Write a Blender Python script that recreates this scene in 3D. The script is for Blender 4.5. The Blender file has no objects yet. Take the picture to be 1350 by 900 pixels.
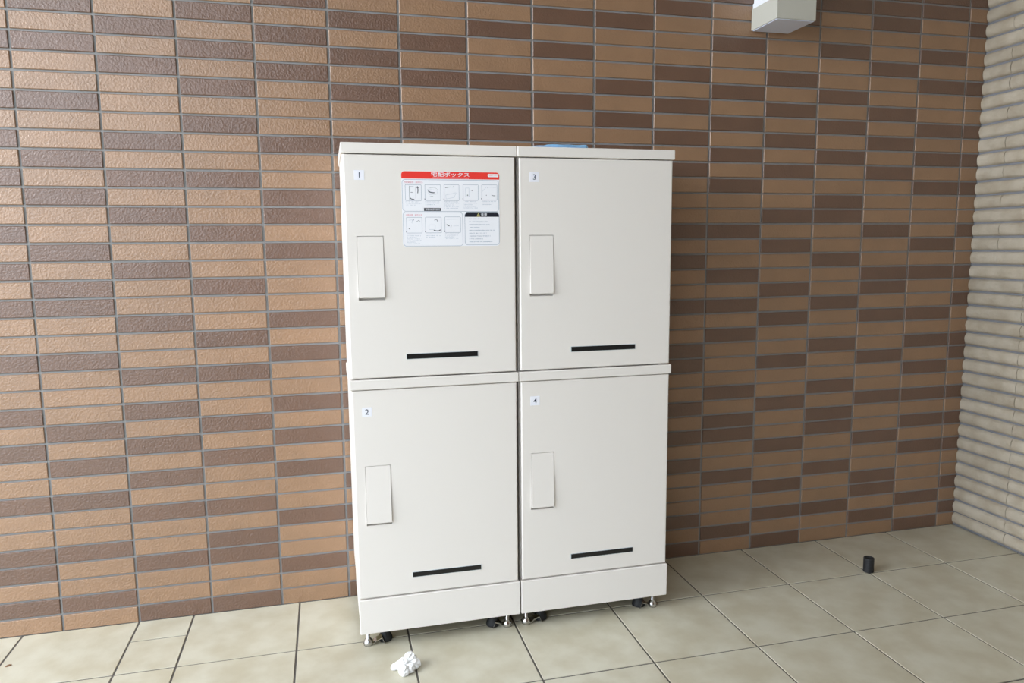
import bpy, bmesh, math, random
from mathutils import Vector, Matrix, noise

# ------------------------------------------------------------------ camera
C = bpy.context.scene.collection
scene = bpy.context.scene
CAM = Vector((0.7705, -2.2436, 1.0801))
YAW, PITCH, ROLL = 0.24475, 0.12844, -0.00906
cd = bpy.data.cameras.new('camera'); cam = bpy.data.objects.new('camera', cd); C.objects.link(cam)
cd.sensor_width = 36.0; cd.lens = 971.67 * 36 / 1350; cd.clip_start = 0.02; cd.clip_end = 200
fw = Vector((math.sin(YAW) * math.cos(PITCH), math.cos(YAW) * math.cos(PITCH), -math.sin(PITCH)))
rt = Vector((math.cos(YAW), -math.sin(YAW), 0)); up = rt.cross(fw)
r2 = math.cos(ROLL) * rt + math.sin(ROLL) * up; u2 = -math.sin(ROLL) * rt + math.cos(ROLL) * up
cam.matrix_world = Matrix(((r2.x, u2.x, -fw.x, CAM.x), (r2.y, u2.y, -fw.y, CAM.y), (r2.z, u2.z, -fw.z, CAM.z), (0, 0, 0, 1)))
scene.camera = cam

# ------------------------------------------------------------------ world and light
w = bpy.data.worlds.new('overcast_sky'); scene.world = w; w.use_nodes = True
bg = w.node_tree.nodes['Background']
bg.inputs[0].default_value = (0.80, 0.90, 1.0, 1); bg.inputs[1].default_value = 4.5

def area(name, loc, target, sx, sy, power, col):
    l = bpy.data.lights.new(name, 'AREA'); l.shape = 'RECTANGLE'; l.size = sx; l.size_y = sy; l.energy = power; l.color = col
    o = bpy.data.objects.new(name, l); C.objects.link(o); o.location = loc
    o.rotation_euler = (Vector(target) - Vector(loc)).to_track_quat('-Z', 'Y').to_euler()
    return o

area('daylight_opening', (-2.3, -1.15, 2.0), (1.0, -0.40, 1.2), 1.6, 1.6, 100, (0.96, 0.98, 1.0))

vs = scene.view_settings
vs.view_transform = 'Standard'; vs.look = 'None'; vs.gamma = 1.0; vs.use_curve_mapping = False
vs.exposure = -0.10

# ------------------------------------------------------------------ materials
def srgb(r, g, b):
    def f(c):
        c /= 255.0
        return c / 12.92 if c <= 0.04045 else ((c + 0.055) / 1.055) ** 2.4
    return (f(r), f(g), f(b), 1)

def mat(name, col, rough=0.5, metal=0.0, var=0.0, vscale=8.0, bump=0.0, bscale=100.0, bdist=0.001, rnd=0.0,
        col2=None, spec=0.5, coat=0.0, detail=4.0):
    """Principled material; colour mottled with noise in world position, varied a little from piece to piece."""
    m = bpy.data.materials.new(name); m.use_nodes = True
    nt = m.node_tree; N = nt.nodes; L = nt.links; b = N['Principled BSDF']
    b.inputs['Roughness'].default_value = rough; b.inputs['Metallic'].default_value = metal
    b.inputs['Base Color'].default_value = col
    b.inputs['Specular IOR Level'].default_value = spec
    b.inputs['Coat Weight'].default_value = coat
    geo = N.new('ShaderNodeNewGeometry')
    out = None
    if col2 is not None or var > 0:
        nz = N.new('ShaderNodeTexNoise'); nz.inputs['Scale'].default_value = vscale; nz.inputs['Detail'].default_value = detail
        L.new(geo.outputs['Position'], nz.inputs['Vector'])
        mr = N.new('ShaderNodeMapRange'); mr.inputs['From Min'].default_value = 0.35; mr.inputs['From Max'].default_value = 0.65
        L.new(nz.outputs['Fac'], mr.inputs['Value'])
        mx = N.new('ShaderNodeMix'); mx.data_type = 'RGBA'
        c2 = col2 if col2 is not None else tuple(c * (1 - var) for c in col[:3]) + (1,)
        mx.inputs['A'].default_value = col; mx.inputs['B'].default_value = c2
        L.new(mr.outputs['Result'], mx.inputs['Factor'])
        out = mx.outputs['Result']
    if rnd > 0:
        oi = N.new('ShaderNodeObjectInfo')
        ad = N.new('ShaderNodeMath'); ad.operation = 'ADD'
        L.new(oi.outputs['Random'], ad.inputs[0]); L.new(geo.outputs['Random Per Island'], ad.inputs[1])
        fr = N.new('ShaderNodeMath'); fr.operation = 'FRACT'; L.new(ad.outputs[0], fr.inputs[0])
        m2 = N.new('ShaderNodeMapRange'); m2.inputs['To Min'].default_value = 1 - rnd; m2.inputs['To Max'].default_value = 1 + rnd
        L.new(fr.outputs[0], m2.inputs['Value'])
        hs = N.new('ShaderNodeHueSaturation'); L.new(m2.outputs['Result'], hs.inputs['Value'])
        if out is not None: L.new(out, hs.inputs['Color'])
        else: hs.inputs['Color'].default_value = col
        out = hs.outputs['Color']
    if out is not None: L.new(out, b.inputs['Base Color'])
    if bump > 0:
        bn = N.new('ShaderNodeTexNoise'); bn.inputs['Scale'].default_value = bscale; bn.inputs['Detail'].default_value = 3
        L.new(geo.outputs['Position'], bn.inputs['Vector'])
        bp = N.new('ShaderNodeBump'); bp.inputs['Strength'].default_value = bump; bp.inputs['Distance'].default_value = bdist
        L.new(bn.outputs['Fac'], bp.inputs['Height']); L.new(bp.outputs['Normal'], b.inputs['Normal'])
    return m

M = {}
M['tile_light'] = mat('glazed_tile_tan', srgb(150, 116, 87), 0.36, var=0.10, vscale=14, bump=0.9, bscale=180, bdist=0.0017, spec=1.0, rnd=0.05)
M['tile_dark'] = mat('glazed_tile_brown', srgb(106, 77, 60), 0.36, var=0.10, vscale=14, bump=0.9, bscale=180, bdist=0.0017, spec=1.0, rnd=0.05)
M['grout'] = mat('grey_wall_grout', srgb(142, 142, 142), 0.9, var=0.12, vscale=25)
M['floor_tile'] = mat('beige_floor_tile', srgb(203, 199, 182), 0.34, col2=srgb(188, 181, 160), vscale=11, bump=0.25, bscale=90, bdist=0.001, rnd=0.02, detail=8)
M['floor_grout'] = mat('dark_floor_grout', srgb(96, 92, 88), 0.9)
M['stone'] = mat('ribbed_stone_beige', srgb(186, 176, 160), 0.75, col2=srgb(168, 156, 138), vscale=16, bump=0.6, bscale=110, bdist=0.003, rnd=0.05, detail=6)
M['stone_grout'] = mat('pale_blue_grey_grout', srgb(128, 130, 136), 0.9, var=0.15, vscale=20)
M['steel'] = mat('ivory_powder_coat', srgb(234, 229, 224), 0.36, bump=0.10, bscale=900, bdist=0.0004)
M['gasket'] = mat('olive_rubber_gasket', srgb(160, 148, 112), 0.7)
M['black_plastic'] = mat('black_gloss_plastic', srgb(24, 25, 26), 0.3, bump=0.1, bscale=500)
M['black_rubber'] = mat('black_rubber', srgb(26, 27, 30), 0.6, bump=0.3, bscale=300)
M['clear_edge'] = mat('clear_plastic_edge', srgb(205, 214, 218), 0.25)
M['chrome'] = mat('zinc_plated_steel', srgb(205, 205, 205), 0.22, metal=1.0)
M['print_white'] = mat('printed_white', srgb(244, 245, 251), 0.35)
M['print_red'] = mat('printed_red', srgb(238, 62, 54), 0.35)
M['print_navy'] = mat('printed_navy_black', srgb(30, 34, 46), 0.35)
M['print_line'] = mat('printed_grey_line', srgb(150, 162, 180), 0.4)
M['print_text'] = mat('printed_pale_grey_text', srgb(178, 188, 204), 0.4)
M['print_ink'] = mat('printed_dark_ink', srgb(70, 78, 92), 0.4)
M['print_rose'] = mat('printed_rose_text', srgb(222, 140, 155), 0.4)
M['print_yellow'] = mat('printed_warning_yellow', srgb(206, 196, 120), 0.4)
M['label_paper'] = mat('pale_blue_label', srgb(240, 241, 250), 0.4)
M['digit_ink'] = mat('slate_digit_ink', srgb(52, 62, 84), 0.4)
M['cloth'] = mat('light_blue_cloth', srgb(150, 200, 238), 0.9, var=0.12, vscale=60, bump=0.5, bscale=700)
M['tissue'] = mat('white_tissue', srgb(238, 238, 238), 0.9, bump=0.5, bscale=160, bdist=0.002)
M['lamp_metal'] = mat('lamp_grey_beige_enamel', srgb(194, 193, 184), 0.5)
M['lamp_glass'] = mat('lamp_opal_white', srgb(240, 244, 250), 0.3)
M['lamp_under'] = mat('lamp_frosted_bottom', srgb(226, 234, 255), 0.4)
M['plaster'] = mat('ceiling_plaster', srgb(205, 205, 203), 0.9, bump=0.2, bscale=60)
M['asphalt'] = mat('grey_asphalt', srgb(105, 105, 103), 0.9, var=0.2, vscale=30)
M['leaf'] = mat('dry_leaf_brown', srgb(140, 105, 80), 0.8)

# ------------------------------------------------------------------ helpers
def obj(name, me, m=None, parent=None, loc=(0, 0, 0), rot=(0, 0, 0)):
    if isinstance(me, bmesh.types.BMesh):
        bm = me; bmesh.ops.recalc_face_normals(bm, faces=bm.faces)
        me = bpy.data.meshes.new(name); bm.to_mesh(me); bm.free()
    if m is not None and len(me.materials) == 0:
        for x in (m if isinstance(m, (list, tuple)) else [m]): me.materials.append(M[x])
    o = bpy.data.objects.new(name, me); C.objects.link(o); o.location = loc; o.rotation_euler = rot
    if parent is not None: o.parent = parent
    return o

def thing(name, label, cat, loc, group=None):
    o = bpy.data.objects.new(name, None); C.objects.link(o); o.location = loc; o.empty_display_size = 0.1
    tag(o, label, cat, group); return o

def tag(o, label, cat, group=None):
    o['label'] = label; o['category'] = cat
    if group: o['group'] = group
    return o

def box(bm, x0, x1, y0, y1, z0, z1, mi=0):
    v = [bm.verts.new((x, y, z)) for x in (x0, x1) for y in (y0, y1) for z in (z0, z1)]
    fs = [(0, 1, 3, 2), (4, 6, 7, 5), (0, 4, 5, 1), (2, 3, 7, 6), (0, 2, 6, 4), (1, 5, 7, 3)]
    out = []
    for f in fs:
        k = bm.faces.new([v[i] for i in f]); k.material_index = mi; out.append(k)
    return out

def soft_box(bm, x0, x1, y0, y1, z0, z1, r=0.002, seg=2):
    b2 = bmesh.new(); box(b2, x0, x1, y0, y1, z0, z1)
    bmesh.ops.recalc_face_normals(b2, faces=b2.faces)
    bmesh.ops.bevel(b2, geom=b2.edges[:], offset=r, segments=seg, affect='EDGES', profile=0.5)
    me = bpy.data.meshes.new('tmp'); b2.to_mesh(me); b2.free(); bm.from_mesh(me); bpy.data.meshes.remove(me)

def boxobj(name, m, parent, x0, x1, y0, y1, z0, z1, r=0.0, seg=2, loc=(0, 0, 0)):
    bm = bmesh.new()
    if r: soft_box(bm, x0, x1, y0, y1, z0, z1, r, seg)
    else: box(bm, x0, x1, y0, y1, z0, z1)
    return obj(name, bm, m, parent, loc)

def lathe(bm, prof, cx=0, cy=0, seg=20, mi=0):
    rings = []
    for r, z in prof:
        if r < 1e-6: rings.append([bm.verts.new((cx, cy, z))])
        else: rings.append([bm.verts.new((cx + r * math.cos(2 * math.pi * i / seg), cy + r * math.sin(2 * math.pi * i / seg), z)) for i in range(seg)])
    for a, b in zip(rings, rings[1:]):
        for i in range(seg):
            j = (i + 1) % seg
            if len(a) == 1 and len(b) == 1: continue
            if len(a) == 1: f = bm.faces.new((a[0], b[i], b[j]))
            elif len(b) == 1: f = bm.faces.new((a[i], b[0], a[j]))
            else: f = bm.faces.new((a[i], b[i], b[j], a[j]))
            f.smooth = True; f.material_index = mi

def structure(o):
    o['kind'] = 'structure'; return o

# ------------------------------------------------------------------ tiled back wall
rng = random.Random(7)
PX, PZ, Z0 = 0.2, 0.049877, 0.050455
XC = 3.0794
ZTOP = 3.2
TW, TH = 0.1935, 0.0440
DARK = {
 -1: [1, 3, 4, 7, 10, 12, 15, 18, 20, 22, 25, 27, 29, 32, 35],
 0: [1, 4, 7, 9, 11, 15, 18, 19, 21, 24, 26, 29, 32, 34],
 1: [0, 3, 6, 8, 10, 12, 14, 17, 20, 23, 25, 27, 31, 33],
 2: [0, 3, 4, 6, 9, 11, 14, 16, 19, 22, 25, 28, 30, 32, 34],
 3: [2, 5, 8, 10, 12, 15, 17, 21, 23, 24, 27, 31, 33, 35],
 4: [0, 3, 5, 7, 10, 12, 14, 16, 19, 21, 25, 27, 30, 32, 34],
 5: [1, 4, 8, 11, 15, 18, 22, 25, 28, 31, 33],
 6: [2, 6, 9, 13, 16, 20, 23, 26, 28, 29, 31, 34, 36],
 7: [0, 5, 8, 12, 15, 19, 21, 24, 27, 30, 33, 35],
 8: [1, 3, 7, 11, 14, 18, 22, 24, 27, 29, 31, 35],
 9: [0, 2, 6, 8, 10, 13, 14, 17, 20, 22, 26, 28, 30, 32, 36],
 10: [1, 5, 8, 9, 11, 15, 17, 19, 22, 25, 27, 29, 31, 34, 37],
 11: [0, 2, 4, 7, 10, 13, 16, 18, 21, 23, 26, 28, 30, 32, 36],
 12: [2, 5, 8, 9, 11, 14, 17, 20, 23, 24, 27, 29, 31, 34, 37],
 13: [1, 3, 4, 7, 10, 13, 16, 18, 19, 22, 26, 28, 30, 33, 36, 38],
 14: [0, 2, 6, 8, 10, 12, 14, 16, 19, 21, 25, 27, 29, 32, 34, 37],
 15: [1, 3, 6, 8, 10, 13, 14, 17, 19, 22, 25, 27, 29, 32, 36, 38]}

bm = bmesh.new(); box(bm, -3.2, XC + 0.2, 0.0, 0.15, -0.1, ZTOP)
wall_back = structure(obj('wall_back', bm, 'grout'))

def tile_bm(x0, x1, z0, z1, proud, bm=None, mi=0, ycen=0.0):
    """one tile: low box with a chamfered front edge, about 5 mm proud of the grout"""
    own = bm is None
    if own: bm = bmesh.new()
    c = 0.0014
    ring = lambda y, i: [bm.verts.new(p) for p in ((x0 + i, y, z0 + i), (x1 - i, y, z0 + i), (x1 - i, y, z1 - i), (x0 + i, y, z1 - i))]
    a = ring(ycen + 0.002, 0); b = ring(ycen - proud + c, 0); d = ring(ycen - proud, c)
    for p, q in ((a, b), (b, d)):
        for i in range(4):
            j = (i + 1) % 4; f = bm.faces.new((p[i], q[i], q[j], p[j])); f.material_index = mi
    f = bm.faces.new(d[::-1]); f.material_index = mi
    return bm

tiles = []
for c in range(-15, 16):
    x0, x1 = c * PX, min((c + 1) * PX, XC)
    if x1 - x0 < 0.01: continue
    for r in range(0, 64):
        z0, z1 = (0.0015, Z0) if r == 0 else (Z0 + (r - 1) * PZ, Z0 + r * PZ)
        if z1 > ZTOP: continue
        if c in DARK and r <= 36: dk = r in DARK[c]
        elif c in DARK and r in DARK[c]: dk = True
        else: dk = rng.random() < 0.36
        mid = Vector(((x0 + x1) / 2, 0, (z0 + z1) / 2)); d = mid - CAM
        zz = d.dot(fw); px, py = 675 + 971.67 * d.dot(r2) / zz, 450 - 971.67 * d.dot(u2) / zz
        seen = -45 < px < 1320 and -12 < py < 900 and zz > 0.1 and not (462 < px < 872 and 205 < py < 778)
        tiles.append((c, r, x0, x1, z0, z1, dk, seen, (x1 - x0) / zz if seen else 0))
vis = sorted([t for t in tiles if t[7]], key=lambda t: -t[8])[:300]
vis_set = {(t[0], t[1]) for t in vis}
cache = {}
rest = bmesh.new()
for (c, r, x0, x1, z0, z1, dk, seen, s) in tiles:
    gx, gz = PX - TW, PZ - TH
    g0 = 0 if r == 0 else gz / 2
    wdt, hgt = (x1 - x0) - gx, (z1 - z0) - (gz / 2 + g0)
    if x1 == XC: wdt += gx / 2 - 0.001
    cx, cz = x0 + gx / 2 + wdt / 2, z0 + g0 + hgt / 2
    tilt = (rng.uniform(-1, 1) * 0.0035, rng.uniform(-1, 1) * 0.0006, rng.uniform(-1, 1) * 0.0015)
    if (c, r) in vis_set:
        key = (round(wdt, 4), round(hgt, 4), dk)
        if key not in cache:
            me = bpy.data.meshes.new('tile'); b = tile_bm(-wdt / 2, wdt / 2, -hgt / 2, hgt / 2, 0.0038)
            bmesh.ops.recalc_face_normals(b, faces=b.faces); b.to_mesh(me); b.free()
            me.materials.append(M['tile_dark' if dk else 'tile_light']); cache[key] = me
        obj('tile', cache[key], None, wall_back, (cx, rng.uniform(-0.0005, 0.0003), cz), tilt)
    else:
        tile_bm(cx - wdt / 2, cx + wdt / 2, cz - hgt / 2, cz + hgt / 2, 0.0038 + rng.uniform(-0.0004, 0.0004), rest, 1 if dk else 0)
o = obj('tile_field', rest, ['tile_light', 'tile_dark'], wall_back); o['kind'] = 'stuff'

# ------------------------------------------------------------------ floor
bm = bmesh.new(); box(bm, -2.83, XC + 0.2, -3.92, 0.1, -0.12, -0.0015)
floor = structure(obj('floor', bm, 'floor_grout'))
S = 0.30284; XA = 0.34827; XN = 0.19933; YA = -0.28334; G = 0.0052
xs = [XN - k * S for k in range(10, 0, -1)] + [XN, XA] + [XA + k * S for k in range(1, 10)]
xs = [x for x in xs] + [XC]
ys = [-0.004, YA] + [YA - k * S for k in range(1, 13)]
rest = bmesh.new()
def ftile(x0, x1, y1, y0, near):
    x0 += G / 2; x1 -= G / 2; y0 += G / 2; y1 -= G / 2 if y1 < -0.01 else 0
    h = rng.uniform(0, 0.0006)
    def mk(b, dx=0, dy=0, dz=0):
        c = 0.0008; X0, X1, Y0, Y1 = x0 - dx, x1 - dx, y0 - dy, y1 - dy
        lo = [b.verts.new((x, y, -0.003 - dz)) for x, y in ((X0, Y0), (X1, Y0), (X1, Y1), (X0, Y1))]
        md = [b.verts.new((x, y, -c + h - dz)) for x, y in ((X0, Y0), (X1, Y0), (X1, Y1), (X0, Y1))]
        hi = [b.verts.new((x, y, h - dz)) for x, y in ((X0 + c, Y0 + c), (X1 - c, Y0 + c), (X1 - c, Y1 - c), (X0 + c, Y1 - c))]
        for p, q in ((lo, md), (md, hi)):
            for i in range(4): b.faces.new((p[i], p[(i + 1) % 4], q[(i + 1) % 4], q[i]))
        b.faces.new(hi)
    if near:
        cx, cy = (x0 + x1) / 2, (y0 + y1) / 2
        b = bmesh.new(); mk(b, cx, cy, 0); obj('tile', b, 'floor_tile', floor, (cx, cy, 0))
    else: mk(rest)
for i in range(len(xs) - 1):
    for j in range(len(ys) - 1):
        x0, x1, y1, y0 = xs[i], xs[i + 1], ys[j], ys[j + 1]
        near = -0.75 < x0 and y1 > -1.0
        if abs(x0 - XN) < 1e-6 and j == 0:
            ftile(x0, x1, y1, -0.118, near); ftile(x0, x1, -0.118, y0, near)
        else: ftile(x0, x1, y1, y0, near)
o = obj('tile_field', rest, 'floor_tile', floor); o['kind'] = 'stuff'

bm = bmesh.new(); box(bm, -30, XC + 8, -30, -3.93, -0.2, -0.03); structure(obj('ground', bm, 'asphalt'))
bm = bmesh.new(); box(bm, -30, -2.84, -3.93, 2.0, -0.2, -0.03); structure(obj('ground', bm, 'asphalt'))

# ------------------------------------------------------------------ right wall of half-round stone strips
bm = bmesh.new(); box(bm, XC + 0.004, XC + 0.15, -6.0, 0.0, -0.1, ZTOP)
wall_right = structure(obj('wall_right', bm, 'stone_grout'))
RH = 0.0435; RD = 0.0135
def rib_mesh(L, seed, nl=4, npf=6):
    b = bmesh.new(); rows = []
    for i in range(nl + 1):
        t = i / nl; y = -t * L
        e = min(1.0, min(t, 1 - t) * nl * 1.0)
        sc = 1.0
        row = []
        for k in range(npf + 1):
            a = math.pi * k / npf
            pz = -math.cos(a); pxx = math.sin(a) ** 0.7 if 0 < k < npf else 0
            n = noise.noise(Vector((seed * 7.3, y * 14 + seed, k * 0.7))) * 0.0028
            row.append(b.verts.new((-(pxx * (RD + n)) * sc, y + (0.0 if sc == 1 else 0.0), pz * RH / 2 * (0.97 if sc < 1 else 1) + n * 0.3)))
        rows.append(row)
    for p, q in zip(rows, rows[1:]):
        for k in range(npf):
            f = b.faces.new((p[k], p[k + 1], q[k + 1], q[k])); f.smooth = True
    for rw in (rows[0], rows[-1]): b.faces.new([b.verts.new(v.co) for v in rw])
    # a thin root that ties the strip into the wall
    bmesh.ops.recalc_face_normals(b, faces=b.faces)
    me = bpy.data.meshes.new('stone_strip'); b.to_mesh(me); b.free(); me.materials.append(M['stone']); return me
LENGTHS = [0.112, 0.225, 0.34, 0.298]
RM = {(l, s): rib_mesh(l - 0.002, s + l * 10) for l in LENGTHS for s in range(5)}
far = bmesh.new()
for r in range(0, 63):
    zc = Z0 + (r - 1) * PZ + PZ / 2 if r else 0.028
    first = LENGTHS[0] if r > 20 and r % 2 == 0 else (LENGTHS[1] if r < 21 or r % 3 else LENGTHS[0])
    y = -0.0055; k = 0
    while y > -0.72:
        l = first if k == 0 else LENGTHS[3]
        me = RM[(l, rng.randrange(5))]
        o = obj('stone_strip', me, None, wall_right, (XC + 0.0045, y, zc + rng.uniform(-0.0006, 0.0006)))
        y -= l; k += 1
    while y > -5.9:
        me = RM[(LENGTHS[3], rng.randrange(5))]
        n0 = len(far.verts); far.from_mesh(me); far.verts.ensure_lookup_table()
        for v in far.verts[n0:]: v.co += Vector((XC + 0.0045, y, zc))
        y -= LENGTHS[3]
o = obj('stone_strip_field', far, 'stone', wall_right); o['kind'] = 'stuff'

# ------------------------------------------------------------------ ceiling (out of frame, shades the right-hand side)
bm = bmesh.new(); box(bm, -1.6, XC + 0.2, -3.4, 0.15, ZTOP, ZTOP + 0.2)
structure(obj('ceiling', bm, 'plaster'))
# unseen wall behind the camera, added to block sky light from the right
bm = bmesh.new(); box(bm, 0.12, XC + 0.2, -3.6, -3.4, -0.1, ZTOP + 0.2)
structure(obj('sky_block_wall', bm, 'tile_dark'))

# ------------------------------------------------------------------ parcel lockers
LW, LH, CAP = 0.4505, 0.598, 0.0265
YF = -0.3300                      # door face
YB = -0.008
def text_mesh(name, s, size, bold=0.0):
    cu = bpy.data.curves.new(name, 'FONT'); cu.body = s; cu.size = 1.0; cu.align_x = 'CENTER'; cu.align_y = 'CENTER'
    cu.offset = bold / size; cu.resolution_u = 3
    o = bpy.data.objects.new(name, cu); C.objects.link(o)
    dg = bpy.context.evaluated_depsgraph_get(); dg.update()
    me = bpy.data.meshes.new_from_object(o.evaluated_get(dg)); bpy.data.objects.remove(o); bpy.data.curves.remove(cu)
    for v in me.vertices: v.co *= size
    xs_ = [v.co.x for v in me.vertices] or [0, 1]; ys_ = [v.co.y for v in me.vertices] or [0, 1]
    cx, cy = (min(xs_) + max(xs_)) / 2, (min(ys_) + max(ys_)) / 2
    wd, ht = max(xs_) - min(xs_), max(ys_) - min(ys_)
    for v in me.vertices: v.co = Vector((v.co.x - cx, 0, v.co.y - cy))
    me.materials.clear(); me.name = name
    return me, wd, ht

HX0, HX1, HZ0, HZ1 = 0.0325, 0.0995, 0.2045, 0.3675     # handle opening, from the unit's left edge and foot
def door_bm():
    bm = bmesh.new(); x0, x1, z0, z1 = 0.0055, 0.4450, 0.0025, LH - CAP - 0.0022
    yf, yb, yr = YF, YF + 0.018, YF + 0.013
    X = [x0, HX0, HX1, x1]; Z = [z0, HZ0, HZ1, z1]
    F = [[bm.verts.new((x, yf, z)) for z in Z] for x in X]
    for i in range(3):
        for j in range(3):
            if i == 1 and j == 1: continue
            bm.faces.new((F[i][j], F[i + 1][j], F[i + 1][j + 1], F[i][j + 1]))
    R = {(i, j): bm.verts.new((X[i], yr, Z[j])) for i in (1, 2) for j in (1, 2)}
    cyc = [(1, 1), (2, 1), (2, 2), (1, 2)]
    for a, b in zip(cyc, cyc[1:] + cyc[:1]): bm.faces.new((F[a[0]][a[1]], F[b[0]][b[1]], R[b], R[a]))
    bm.faces.new([R[c] for c in cyc])
    Bk = {(i, j): bm.verts.new((X[i], yb, Z[j])) for i in (0, 3) for j in (0, 3)}
    per = [(0, 0), (1, 0), (2, 0), (3, 0)]
    bm.faces.new([F[i][0] for i in range(4)] + [Bk[(3, 0)], Bk[(0, 0)]])
    bm.faces.new([F[i][3] for i in range(4)] + [Bk[(3, 3)], Bk[(0, 3)]])
    bm.faces.new([F[0][j] for j in range(4)] + [Bk[(0, 3)], Bk[(0, 0)]])
    bm.faces.new([F[3][j] for j in range(4)] + [Bk[(3, 3)], Bk[(3, 0)]])
    bm.faces.new([Bk[(0, 0)], Bk[(3, 0)], Bk[(3, 3)], Bk[(0, 3)]])
    bmesh.ops.recalc_face_normals(bm, faces=bm.faces)
    ed = [e for e in bm.edges if all(abs(v.co.y - yf) < 1e-6 for v in e.verts) and
          (all(abs(v.co.x - x0) < 1e-6 for v in e.verts) or all(abs(v.co.x - x1) < 1e-6 for v in e.verts)
           or all(abs(v.co.z - z0) < 1e-6 for v in e.verts) or all(abs(v.co.z - z1) < 1e-6 for v in e.verts))]
    bmesh.ops.bevel(bm, geom=ed, offset=0.0034, segments=3, affect='EDGES', profile=0.5)
    return bm

def handle_bm():
    """flap hinged at the top, standing out a little further at its foot"""
    bm = bmesh.new(); x0, x1 = HX0 + 0.0009, HX1 - 0.0009; zt, zb = HZ1 - 0.0012, HZ0 + 0.0075
    pr = [(YF + 0.0004, zt), (YF - 0.0062, zb), (YF - 0.0052, zb - 0.0012), (YF + 0.0085, zb - 0.0008), (YF + 0.0085, zt)]
    a = [bm.verts.new((x0, y, z)) for y, z in pr]; b = [bm.verts.new((x1, y, z)) for y, z in pr]
    n = len(pr)
    for i in range(n): bm.faces.new((a[i], a[(i + 1) % n], b[(i + 1) % n], b[i]))
    bm.faces.new(a); bm.faces.new(b[::-1])
    bmesh.ops.recalc_face_normals(bm, faces=bm.faces)
    bmesh.ops.bevel(bm, geom=bm.edges[:], offset=0.0007, segments=2, affect='EDGES')
    return bm

def body_bm():
    bm = bmesh.new(); soft_box(bm, 0.0035, 0.4460, YF + 0.0235, YB, 0.0, LH - CAP, 0.0015)
    return bm
def gasket_bm():
    bm = bmesh.new(); box(bm, 0.0085, 0.4495, YF + 0.0175, YF + 0.0240, 0.004, LH - CAP - 0.004); return bm
def mesh_from(name, bm, m):
    bmesh.ops.recalc_face_normals(bm, faces=bm.faces)
    me = bpy.data.meshes.new(name); bm.to_mesh(me); bm.free(); me.materials.append(M[m]); return me
def cap_bm():
    bm = bmesh.new(); soft_box(bm, 0.0003, LW - 0.0003, YF - 0.0035, YB + 0.002, LH - CAP, LH - 0.0005, 0.0022, 3); return bm
def slot_bm():
    bm = bmesh.new(); soft_box(bm, 0.1500, 0.3385, YF - 0.0016, YF + 0.0002, 0.0490, 0.0622, 0.0004, 1); return bm
def slotedge_bm():
    bm = bmesh.new(); box(bm, 0.1485, 0.3400, YF - 0.0008, YF + 0.0002, 0.0480, 0.0632); return bm
LM = {'body': mesh_from('body', body_bm(), 'steel'), 'seal': mesh_from('seal', gasket_bm(), 'gasket'),
      'top': mesh_from('top_panel', cap_bm(), 'steel'), 'door': mesh_from('door', door_bm(), 'steel'),
      'handle': mesh_from('handle', handle_bm(), 'steel'),
      'slot': mesh_from('name_strip', slot_bm(), 'black_plastic'), 'edge': mesh_from('name_strip_holder', slotedge_bm(), 'clear_edge')}

LABS = {1: ('ivory steel parcel locker numbered 1, upper left, with red-headed instruction sticker on its door'),
        2: ('ivory steel parcel locker numbered 2, lower left of the four, standing on a plinth'),
        3: ('ivory steel parcel locker numbered 3, upper right, with a blue cloth lying on top'),
        4: ('ivory steel parcel locker numbered 4, lower right of the four, standing on a plinth')}
XL = {1: 0.8150, 2: 0.8155, 3: 1.2668, 4: 1.2672}
ZL = {1: 0.7415, 3: 0.7415, 2: 0.1432, 4: 0.1432}
lockers = {}
for n in (1, 2, 3, 4):
    t = thing('parcel_locker', LABS[n], 'locker', (XL[n], 0, ZL[n]), 'parcel lockers against the tiled wall')
    lockers[n] = t
    obj('body', LM['body'], None, t); obj('door_seal', LM['seal'], None, t); obj('top_panel', LM['top'], None, t)
    d = obj('door', LM['door'], None, t)
    obj('handle', LM['handle'], None, d)
    obj('name_strip_holder', LM['edge'], None, d)
    s = obj('name_strip', LM['slot'], None, d); s['label'] = 'glossy black name strip'
    lx = {1: 0.0315, 2: 0.0302, 3: 0.0335, 4: 0.0318}[n]; lz = {1: 0.5063, 2: 0.5010, 3: 0.5065, 4: 0.5025}[n]; lw = 0.0248 if n < 3 else 0.0265
    bm = bmesh.new(); soft_box(bm, lx, lx + lw, YF - 0.0004, YF + 0.0001, lz, lz + lw * 0.98, 0.00015, 1)
    q = obj('number_label', bm, 'label_paper', d); q['label'] = 'pale square label printed with the digit %d' % n
    me, a, b = text_mesh('digit', str(n), 0.0200, 0.00012)
    for v in me.vertices: v.co.x *= 1.05; v.co.y = 0
    me.materials.append(M['digit_ink'])
    obj('digit', me, None, d, (lx + lw / 2 + (0.0005 if n == 1 else 0), YF - 0.0006, lz + lw * 0.49))

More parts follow.
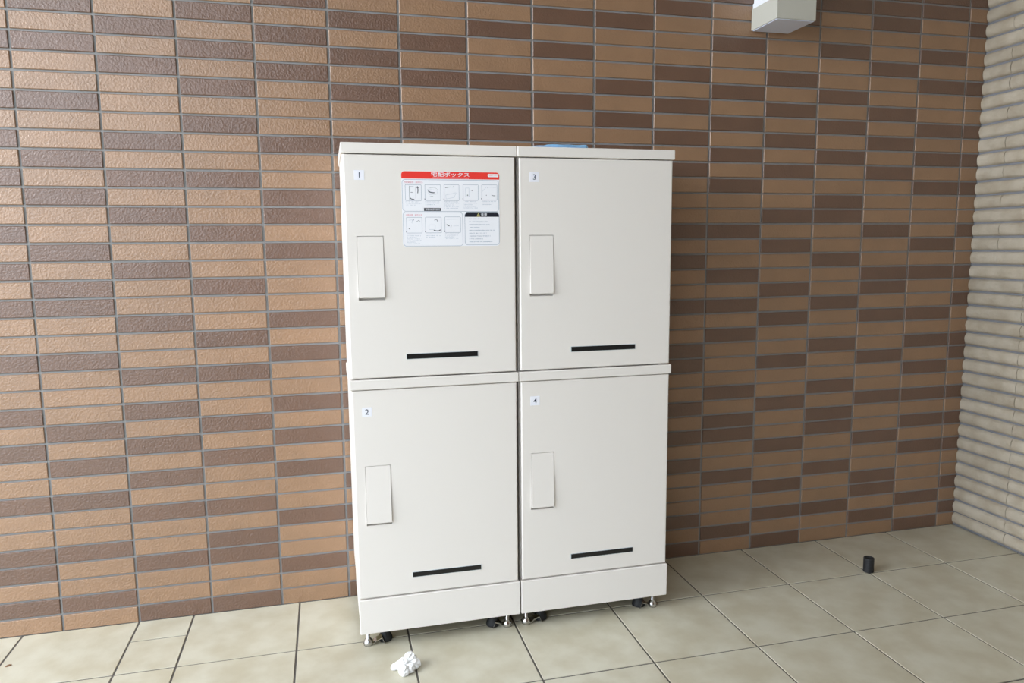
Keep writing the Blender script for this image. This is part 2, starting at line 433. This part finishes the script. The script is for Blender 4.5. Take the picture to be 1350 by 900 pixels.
# --- instruction sticker on locker 1 (flat print on a thin sheet), millimetres from its top left corner
SX, SZ = 0.963 - XL[1], 1.2725 - ZL[1]
def P(u, v, lay): return Vector((SX + u / 1000, YF - 0.0003 - lay * 0.00012, SZ - v / 1000))
def rr(bm, u0, v0, u1, v1, lay, rad=(0, 0, 0, 0), n=5):
    """filled rounded rectangle; radii: top left, top right, bottom right, bottom left"""
    pts = []
    for (cu_, cv_, a0, r) in ((u0 + rad[0], v0 + rad[0], 180, rad[0]), (u1 - rad[1], v0 + rad[1], 270, rad[1]),
                              (u1 - rad[2], v1 - rad[2], 0, rad[2]), (u0 + rad[3], v1 - rad[3], 90, rad[3])):
        if r <= 0: pts.append((cu_, cv_)); continue
        for i in range(n + 1):
            a = math.radians(a0 + 90 * i / n); pts.append((cu_ + r * math.cos(a), cv_ + r * math.sin(a)))
    bm.faces.new([bm.verts.new(P(u, v, lay)) for u, v in pts])
    return pts
def line(bm, pts, wd, lay, closed=False):
    n = len(pts)
    for i in range(n if closed else n - 1):
        (x0, y0), (x1, y1) = pts[i], pts[(i + 1) % n]
        dx, dy = x1 - x0, y1 - y0; L_ = math.hypot(dx, dy) or 1; nx, ny = -dy / L_ * wd / 2, dx / L_ * wd / 2
        bm.faces.new([bm.verts.new(P(a, b, lay)) for a, b in ((x0 + nx, y0 + ny), (x1 + nx, y1 + ny), (x1 - nx, y1 - ny), (x0 - nx, y0 - ny))])
def rrpts(u0, v0, u1, v1, r, n=5):
    pts = []
    for (a_, b_, a0) in ((u0 + r, v0 + r, 180), (u1 - r, v0 + r, 270), (u1 - r, v1 - r, 0), (u0 + r, v1 - r, 90)):
        for i in range(n + 1):
            a = math.radians(a0 + 90 * i / n); pts.append((a_ + r * math.cos(a), b_ + r * math.sin(a)))
    return pts
bm = bmesh.new(); rr(bm, 0.3, 1.4, 254.8, 190.6, 0, (8, 8, 8, 8))
ext = bmesh.ops.extrude_face_region(bm, geom=bm.faces[:])
for v in [g for g in ext['geom'] if isinstance(g, bmesh.types.BMVert)]: v.co.y += 0.0003
sticker = obj('instruction_sticker', bm, 'print_white', lockers[1]); sticker['label'] = 'white printed instruction sheet with red header'
def sub(name, bm, m, lab=None):
    for f in bm.faces:
        f.normal_update()
        if f.normal.y > 0: f.normal_flip()
    me = bpy.data.meshes.new(name); bm.to_mesh(me); bm.free(); me.materials.append(M[m])
    o = bpy.data.objects.new(name, me); C.objects.link(o); o.parent = sticker
    if lab: o['label'] = lab
    return o
bm = bmesh.new(); rr(bm, 0.3, 1.4, 254.8, 19.6, 1, (8, 8, 0, 0)); sub('header_band', bm, 'print_red')
bm = bmesh.new(); rr(bm, 224.3, 5.2, 252.4, 13.4, 2, (2, 2, 2, 2)); sub('header_badge', bm, 'print_white')
bm = bmesh.new(); rr(bm, 161.7, 104.4, 253.5, 115.4, 1, (8, 8, 0, 0)); sub('caution_band', bm, 'print_navy')
bm = bmesh.new(); rr(bm, 56.2, 93.0, 99.2, 100.6, 1); sub('notice_strip', bm, 'print_navy')
bm = bmesh.new()
line(bm, rrpts(1.9, 22.0, 253.0, 101.4, 7.5), 0.9, 1, True)
line(bm, rrpts(2.2, 104.0, 156.0, 190.0, 7.5), 0.9, 1, True)
line(bm, rrpts(161.9, 104.8, 253.3, 187.8, 7.5), 0.9, 2, True)
BX = [(9.5, 35, 50.4, 74.6), (59.7, 34.4, 99.9, 74.3), (109.1, 33.9, 147.9, 74.0), (158.7, 33.3, 198.6, 73.2), (207.8, 33, 248.6, 72.3)]
CX = [(10.6, 116.7, 50.2, 156.5), (59.0, 116.2, 100.0, 156.2), (109.5, 115.4, 150.4, 155.6)]
for b in BX + CX: line(bm, rrpts(*b, 1.5, 2), 0.8, 1, True)
sub('panel_border', bm, 'print_line')
# pictograms, as simple line drawings
bm = bmesh.new()
b = BX[0]; line(bm, [(20, 38), (20, 74)], 0.9, 2); line(bm, [(36, 40), (36, 70)], 0.5, 2); line(bm, [(22, 40), (31, 40)], 0.8, 2); line(bm, [(23, 54), (28, 54)], 1.1, 2)
line(bm, [(41, 56), (42, 48), (41, 41)], 2.0, 2); line(bm, [(38.5, 43), (40.8, 39), (43.5, 43)], 1.4, 2); line(bm, [(21, 68), (25, 71), (32, 72)], 2.2, 2)
line(bm, [(68, 50), (73, 53.5), (81, 54.5), (84, 54)], 2.4, 2); line(bm, [(69, 43), (85, 41), (92, 46)], 0.4, 2); line(bm, [(70, 65), (80, 63)], 0.6, 2)
line(bm, [(112, 42), (119, 40.5), (127, 39.5)], 1.1, 2); line(bm, [(131, 40), (134, 39)], 1.4, 2)
line(bm, [(169, 60), (171.5, 60.5)], 2.6, 2); line(bm, [(180, 47), (183, 49)], 1.6, 2)
line(bm, [(223, 39.5), (225, 40)], 1.6, 2); line(bm, [(219, 60), (221, 60)], 1.6, 2); line(bm, [(234, 59), (238, 61), (244, 61)], 1.3, 2)
line(bm, [(29, 121), (27, 126)], 1.4, 2); line(bm, [(16, 146), (19, 145)], 1.6, 2); line(bm, [(36, 128), (42, 124), (45, 127)], 0.7, 2)
line(bm, [(80, 150), (88, 151.5), (94, 151), (97.5, 148.5)], 2.3, 2); line(bm, [(82, 124), (88, 122), (90, 127), (92, 120)], 0.9, 2)
line(bm, [(114, 135), (118, 138), (121.5, 138.5)], 1.9, 2); line(bm, [(126, 136), (125, 142)], 1.0, 2)
for (u0, v0, u1, v1) in BX[1:] + CX: line(bm, [(u0 - 2, v1 - 4), (u0 - 0.5, v1 - 4.2), (u0 - 0.8, v1 - 1.5)], 1.2, 2)
sub('pictogram_mark', bm, 'print_ink')['kind'] = 'stuff'
bm = bmesh.new(); rs = random.Random(3)
line(bm, [(68, 136), (84, 136), (84, 148), (68, 148)], 0.6, 2, True); line(bm, [(114, 122), (146, 121)], 0.5, 2); line(bm, [(131, 139), (146, 138.5)], 0.5, 2)
line(bm, [(113, 60), (140, 54), (135, 66), (114, 70)], 0.5, 2, True); line(bm, [(210, 50), (220, 39), (246, 40)], 0.5, 2); line(bm, [(16, 124), (26, 123), (24, 132)], 0.6, 2)
line(bm, [(165, 42), (174, 42), (174, 64), (165, 64)], 0.6, 2, True); line(bm, [(66, 46), (90, 48), (92, 58), (70, 60)], 0.4, 2, True)
def textlines(u0, u1, v0, n, step, h=1.5, last=0.6):
    for i in range(n):
        u = u0; end = u0 + (u1 - u0) * (rs.uniform(0.8, 1.0) if i % 3 != 2 else last)
        while u < end:
            k = rs.uniform(1.0, 2.0)
            if rs.random() < 0.86:
                v = v0 + i * step
                rr(bm, u, v + rs.uniform(0, 0.5), u + k, v + h * rs.uniform(0.45, 0.8), 2)
                if rs.random() < 0.6: rr(bm, u + k * 0.3, v - 0.3, u + k * 0.55, v + h, 2)
            u += k + 0.35
for (u0, v0, u1, v1), n in zip(BX, (3, 4, 5, 5, 3)):
    if n == 4: textlines(u0, u1, v1 + 2.5, 4, 3.6)
    else: textlines(u0, u1, v1 + 2.5, n, 4.1)
for (u0, v0, u1, v1), n in zip(CX, (7, 3, 4)): textlines(u0, u1, v1 + 2.5, n, 4.0)
for i in range(9): textlines(173, (206, 225, 234, 207, 250, 229, 232, 211, 248)[i], 119.6 + i * 7.4, 1, 4, 2.6)
textlines(76, 174, 16.2, 0, 3)
sub('small_print', bm, 'print_text')['kind'] = 'stuff'
bm = bmesh.new()
u = 78
while u < 174:
    k = rs.uniform(1.2, 2.2); rr(bm, u, 16.0 + rs.uniform(0, 0.5), u + k, 17.6, 2); u += k + 0.6
u = 60
while u < 96:
    k = rs.uniform(1.4, 2.6)
    rr(bm, u, 94.4 + rs.uniform(0, .6), u + k, 96.0, 2); rr(bm, u, 97.4, u + k * 0.8, 98.9, 2); u += k + 0.7
sub('reversed_print', bm, 'print_white')['kind'] = 'stuff'
bm = bmesh.new(); bm.faces.new([bm.verts.new(P(a, b_, 2)) for a, b_ in ((198, 105.6), (203.2, 114.6), (192.8, 114.6))]); sub('warning_triangle', bm, 'print_yellow')
def stext(name, s, u0, u1, v0, v1, m, bold=0.0):
    me, wd, ht = text_mesh(name, s, 0.01, bold)
    if not len(me.vertices): return
    sx, sz = (u1 - u0) / 1000 / wd, (v1 - v0) / 1000 / ht
    for v in me.vertices: v.co = Vector((v.co.x * sx, 0, v.co.z * sz))
    me.materials.append(M[m]); o = bpy.data.objects.new(name, me); C.objects.link(o); o.parent = sticker
    o.location = P((u0 + u1) / 2, (v0 + v1) / 2, 3)
stext('title_lettering', '宅配ボックス', 76, 175.5, 2.6, 14.0, 'print_white', 0.00012)
stext('heading_lettering', '宅配業者様　操作方法', 7.2, 54.6, 26.6, 31.0, 'print_rose')
stext('heading_lettering', '入居者様　操作方法', 8.5, 50.5, 108.4, 112.9, 'print_rose')
stext('caution_lettering', '注意', 204.5, 221, 105.9, 114.0, 'print_white', 0.0001)
stext('badge_lettering', '宅配ボックス', 227, 250, 7.6, 11.2, 'print_rose')
stext('warning_mark', '!', 197.4, 198.6, 108.4, 113.4, 'print_navy')

# ------------------------------------------------------------------ plinths with their feet
def plinth(x0, x1, label):
    t = thing('locker_plinth', label, 'plinth', (x0, 0, 0), 'plinths under the parcel lockers')
    W = x1 - x0; z0, z1 = 0.0458, 0.1424
    bm = bmesh.new()
    soft_box(bm, 0.0015, W - 0.0003, YF - 0.0025, YF + 0.014, z0, z1, 0.0018, 2)
    obj('front_panel', bm, 'steel', t)
    bm = bmesh.new()
    box(bm, 0.003, 0.014, YF + 0.0145, YB - 0.002, z0, z1 - 0.001); box(bm, W - 0.014, W - 0.003, YF + 0.0145, YB - 0.002, z0, z1 - 0.001)
    box(bm, 0.0145, W - 0.0145, YB - 0.014, YB - 0.002, z0 + 0.0035, z1 - 0.001); box(bm, 0.0145, W - 0.0145, YF + 0.015, YB - 0.0145, z1 - 0.006, z1 - 0.001)
    obj('frame', bm, 'steel', t)
    bm = bmesh.new(); box(bm, 0.0145, W - 0.0145, YF + 0.015, YB - 0.0145, z0 + 0.001, z0 + 0.003); obj('bottom_plate', bm, 'gasket', t)  # hidden plate, added to cut bounced light and deepen the shade below
    for side in (0, 1):
        for back in (0, 1):
            sg = 1 if side == 0 else -1
            fx = (0.070 if side == 0 else W - 0.070); fy = -0.285 if not back else -0.06
            bm = bmesh.new(); lathe(bm, [(0, 0), (0.019, 0), (0.020, 0.004), (0.018, 0.012), (0.014, 0.018), (0.014, 0.044), (0, 0.044)], fx, fy, 20)
            f = obj('levelling_foot', bm, 'black_rubber', t)
            bm = bmesh.new(); lathe(bm, [(0.0001, 0.0435), (0.005, 0.0435), (0.005, 0.060), (0.0001, 0.060)], fx, fy, 12)
            obj('threaded_stem', bm, 'chrome', f)
            if back: continue
            bx, by = (0.0225 if side == 0 else W - 0.0320), -0.302
            # Z-shaped floor anchor clip: a tab under the dome nut, rising and dropping to the floor
            pr = [(-0.014, 0.0055), (0.014, 0.0055), (0.022, 0.0120), (0.037, 0.0180), (0.044, 0.0005)]
            bm = bmesh.new(); th = 0.0022; ww = 0.011
            lo = [[bm.verts.new((bx + sg * px_, by + yy, pz_)) for px_, pz_ in pr] for yy in (-ww, ww)]
            hi = [[bm.verts.new((bx + sg * px_, by + yy, pz_ + th)) for px_, pz_ in pr] for yy in (-ww, ww)]
            for k in range(len(pr) - 1):
                for r_ in (lo, hi): bm.faces.new((r_[0][k], r_[0][k + 1], r_[1][k + 1], r_[1][k]))
                for y_ in (0, 1): bm.faces.new((lo[y_][k], lo[y_][k + 1], hi[y_][k + 1], hi[y_][k]))
            for k in (0, len(pr) - 1): bm.faces.new((lo[0][k], lo[1][k], hi[1][k], hi[0][k]))
            br = obj('anchor_clip', bm, 'chrome', t)
            bm = bmesh.new()
            lathe(bm, [(0.0001, 0.0), (0.0130, 0.0), (0.0132, 0.007), (0.0125, 0.011), (0.0098, 0.016), (0.0060, 0.0195), (0.0052, 0.021), (0.0052, 0.050), (0.0001, 0.050)], bx, by, 18)
            obj('dome_nut', bm, 'chrome', br)
    return t
plinth(0.8190, 1.2655, 'ivory steel plinth with levelling feet under the left pair of lockers')
plinth(1.2675, 1.7165, 'ivory steel plinth with levelling feet under the right pair of lockers')

# ------------------------------------------------------------------ folded blue cloth on locker 3
def cloth():
    bm = bmesh.new(); ztop = ZL[3] + LH + 0.0002
    nx = 26
    for lay, (xa, xb, z_a, z_b, th) in enumerate([(1.293, 1.474, 0.0000, 0.0000, 0.0042), (1.318, 1.4765, 0.0042, 0.0046, 0.0042), (1.350, 1.475, 0.0080, 0.0092, 0.0036)]):
        rows = []
        for i in range(nx + 1):
            t = i / nx; x = xa + (xb - xa) * t; zc = z_a + (z_b - z_a) * t
            e = 1 - max(0, (0.12 - t) / 0.12) ** 2 * 0.85
            wv = 0.0004 * math.sin(t * 17 + lay * 2)
            yf = -0.300 + 0.004 * lay + 0.003 * math.sin(t * 7 + lay); yb_ = -0.175 - 0.006 * lay
            h = th * e
            pr = [(yf + h * 0.5, 0), (yf, h * 0.5), (yf + h * 0.5, h), (yb_, h), (yb_ + 0.002, h * 0.5), (yb_, 0)]
            rows.append([bm.verts.new((x, y_, ztop + zc + z_ * 0.98 + (wv if z_ > 0 and lay == 2 else 0))) for y_, z_ in pr])
        for p, q in zip(rows, rows[1:]):
            for k in range(6):
                f = bm.faces.new((p[k], p[(k + 1) % 6], q[(k + 1) % 6], q[k])); f.smooth = True
        bm.faces.new(rows[0]); bm.faces.new(rows[-1][::-1])
    o = obj('folded_cloth', bm, 'cloth')
    tag(o, 'light blue folded cleaning cloth lying on top of locker 3', 'cloth')
cloth()

# ------------------------------------------------------------------ crumpled tissue
def tissue():
    bm = bmesh.new(); bmesh.ops.create_icosphere(bm, subdivisions=5, radius=1.0)
    lobes = [((-0.025, 0.004, -0.005), 0.0085, 1), ((-0.014, 0.003, -0.003), 0.0115, 1), ((-0.004, -0.019, -0.004), 0.0130, 1), ((0.021, 0.000, -0.002), 0.0145, 1), ((0.012, 0.008, 0.009), 0.0150, 1), ((0.0, 0.0, 0.002), 0.0155, 1), ((0.010, -0.012, -0.003), 0.0125, 1)]
    for v in bm.verts:
        d = v.co.normalized(); r = 0.010
        for c, s, k in lobes:
            c = Vector(c); L_ = c.length
            # lobe that always contains the centre: stretched sphere support
            dc = d.dot(c); disc = dc * dc - L_ * L_ + s * s
            if disc > 0: r = max(r, dc + math.sqrt(disc))
        n1 = 1 - abs(noise.noise(d * 2.6 + Vector((3, 1, 7)))) * 2
        n2 = 1 - abs(noise.noise(d * 6.5 + Vector((9, 4, 2)))) * 2
        r *= 0.80 + 0.22 * n1 + 0.09 * n2
        p = d * r; p.z = p.z * 0.95 + 0.0125
        if p.z < 0: p.z = 0.0
        v.co = p
    bmesh.ops.smooth_vert(bm, verts=bm.verts, factor=0.5, use_axis_x=True, use_axis_y=True, use_axis_z=True)
    for f in bm.faces: f.smooth = False
    o = obj('crumpled_tissue', bm, 'tissue', None, (0.927, -0.450, 0.0007)); o.scale = (1.12, 1.12, 1.12)
    tag(o, 'small crumpled white tissue lying on the floor in front of the left plinth', 'tissue')
tissue()

# ------------------------------------------------------------------ black pipe cap on the floor
bm = bmesh.new()
prof = [(0.0001, 0.0), (0.0160, 0.0), (0.0166, 0.002)]
for k in range(7):
    z = 0.005 + k * 0.0056; prof += [(0.0166, z), (0.0160, z + 0.0016), (0.0166, z + 0.0032)]
prof += [(0.0166, 0.0465), (0.0155, 0.0480), (0.0125, 0.0480), (0.0122, 0.0440), (0.0001, 0.0440)]
lathe(bm, prof, 0, 0, 28)
o = obj('black_plug', bm, 'black_rubber', None, (2.4735, -0.2720, 0.0008))
tag(o, 'short black rubber cylinder standing upright on the floor tiles near the ribbed wall', 'plug')

# ------------------------------------------------------------------ leaf fragment at the far left of the floor
bm = bmesh.new()
pts = [(-0.007, -0.001), (-0.003, 0.0022), (0.003, 0.0026), (0.008, 0.0006), (0.004, -0.0022), (-0.003, -0.0024)]
up_ = [bm.verts.new((x, y, 0.0022 + 0.0012 * math.cos(x * 300))) for x, y in pts]; dn = [bm.verts.new((x, y, 0.0)) for x, y in pts]
bm.faces.new(up_); bm.faces.new(dn[::-1])
for i in range(6): bm.faces.new((dn[i], dn[(i + 1) % 6], up_[(i + 1) % 6], up_[i]))
o = obj('leaf_fragment', bm, 'leaf', None, (-0.080, -0.166, 0.0007), (0, 0, 0.5))
tag(o, 'tiny brown dry leaf fragment on the floor tile at the far left', 'leaf')

# ------------------------------------------------------------------ wall lamp
lamp = thing('wall_lamp', 'square grey-beige wall lamp mounted high on the tiled wall', 'lamp', (2.1395, -0.0055, 1.7665))
LX, LD = 0.1375, 0.142
bm = bmesh.new()
soft_box(bm, 0, LX, -LD, 0, 0.0, 0.066, 0.0012, 2)
obj('lower_housing', bm, 'lamp_metal', lamp)
bm = bmesh.new(); soft_box(bm, 0.004, LX - 0.0035, -LD + 0.004, -0.004, -0.0022, 0.0002, 0.0006, 1)
u_ = obj('bottom_plate', bm, 'lamp_under', lamp); u_['label'] = 'lavender-grey frosted bottom plate'
bm = bmesh.new(); soft_box(bm, 0.003, LX - 0.003, -LD + 0.003, -0.001, 0.066, 0.083, 0.001, 2)
obj('trim_ring', bm, 'lamp_glass', lamp)
bm = bmesh.new(); soft_box(bm, 0.006, LX - 0.006, -LD + 0.006, -0.001, 0.083, 0.30, 0.002, 2)
obj('lamp_shade', bm, 'lamp_glass', lamp)
bm = bmesh.new(); soft_box(bm, 0, LX, -LD, 0, 0.30, 0.35, 0.0012, 2)
obj('upper_housing', bm, 'lamp_metal', lamp)
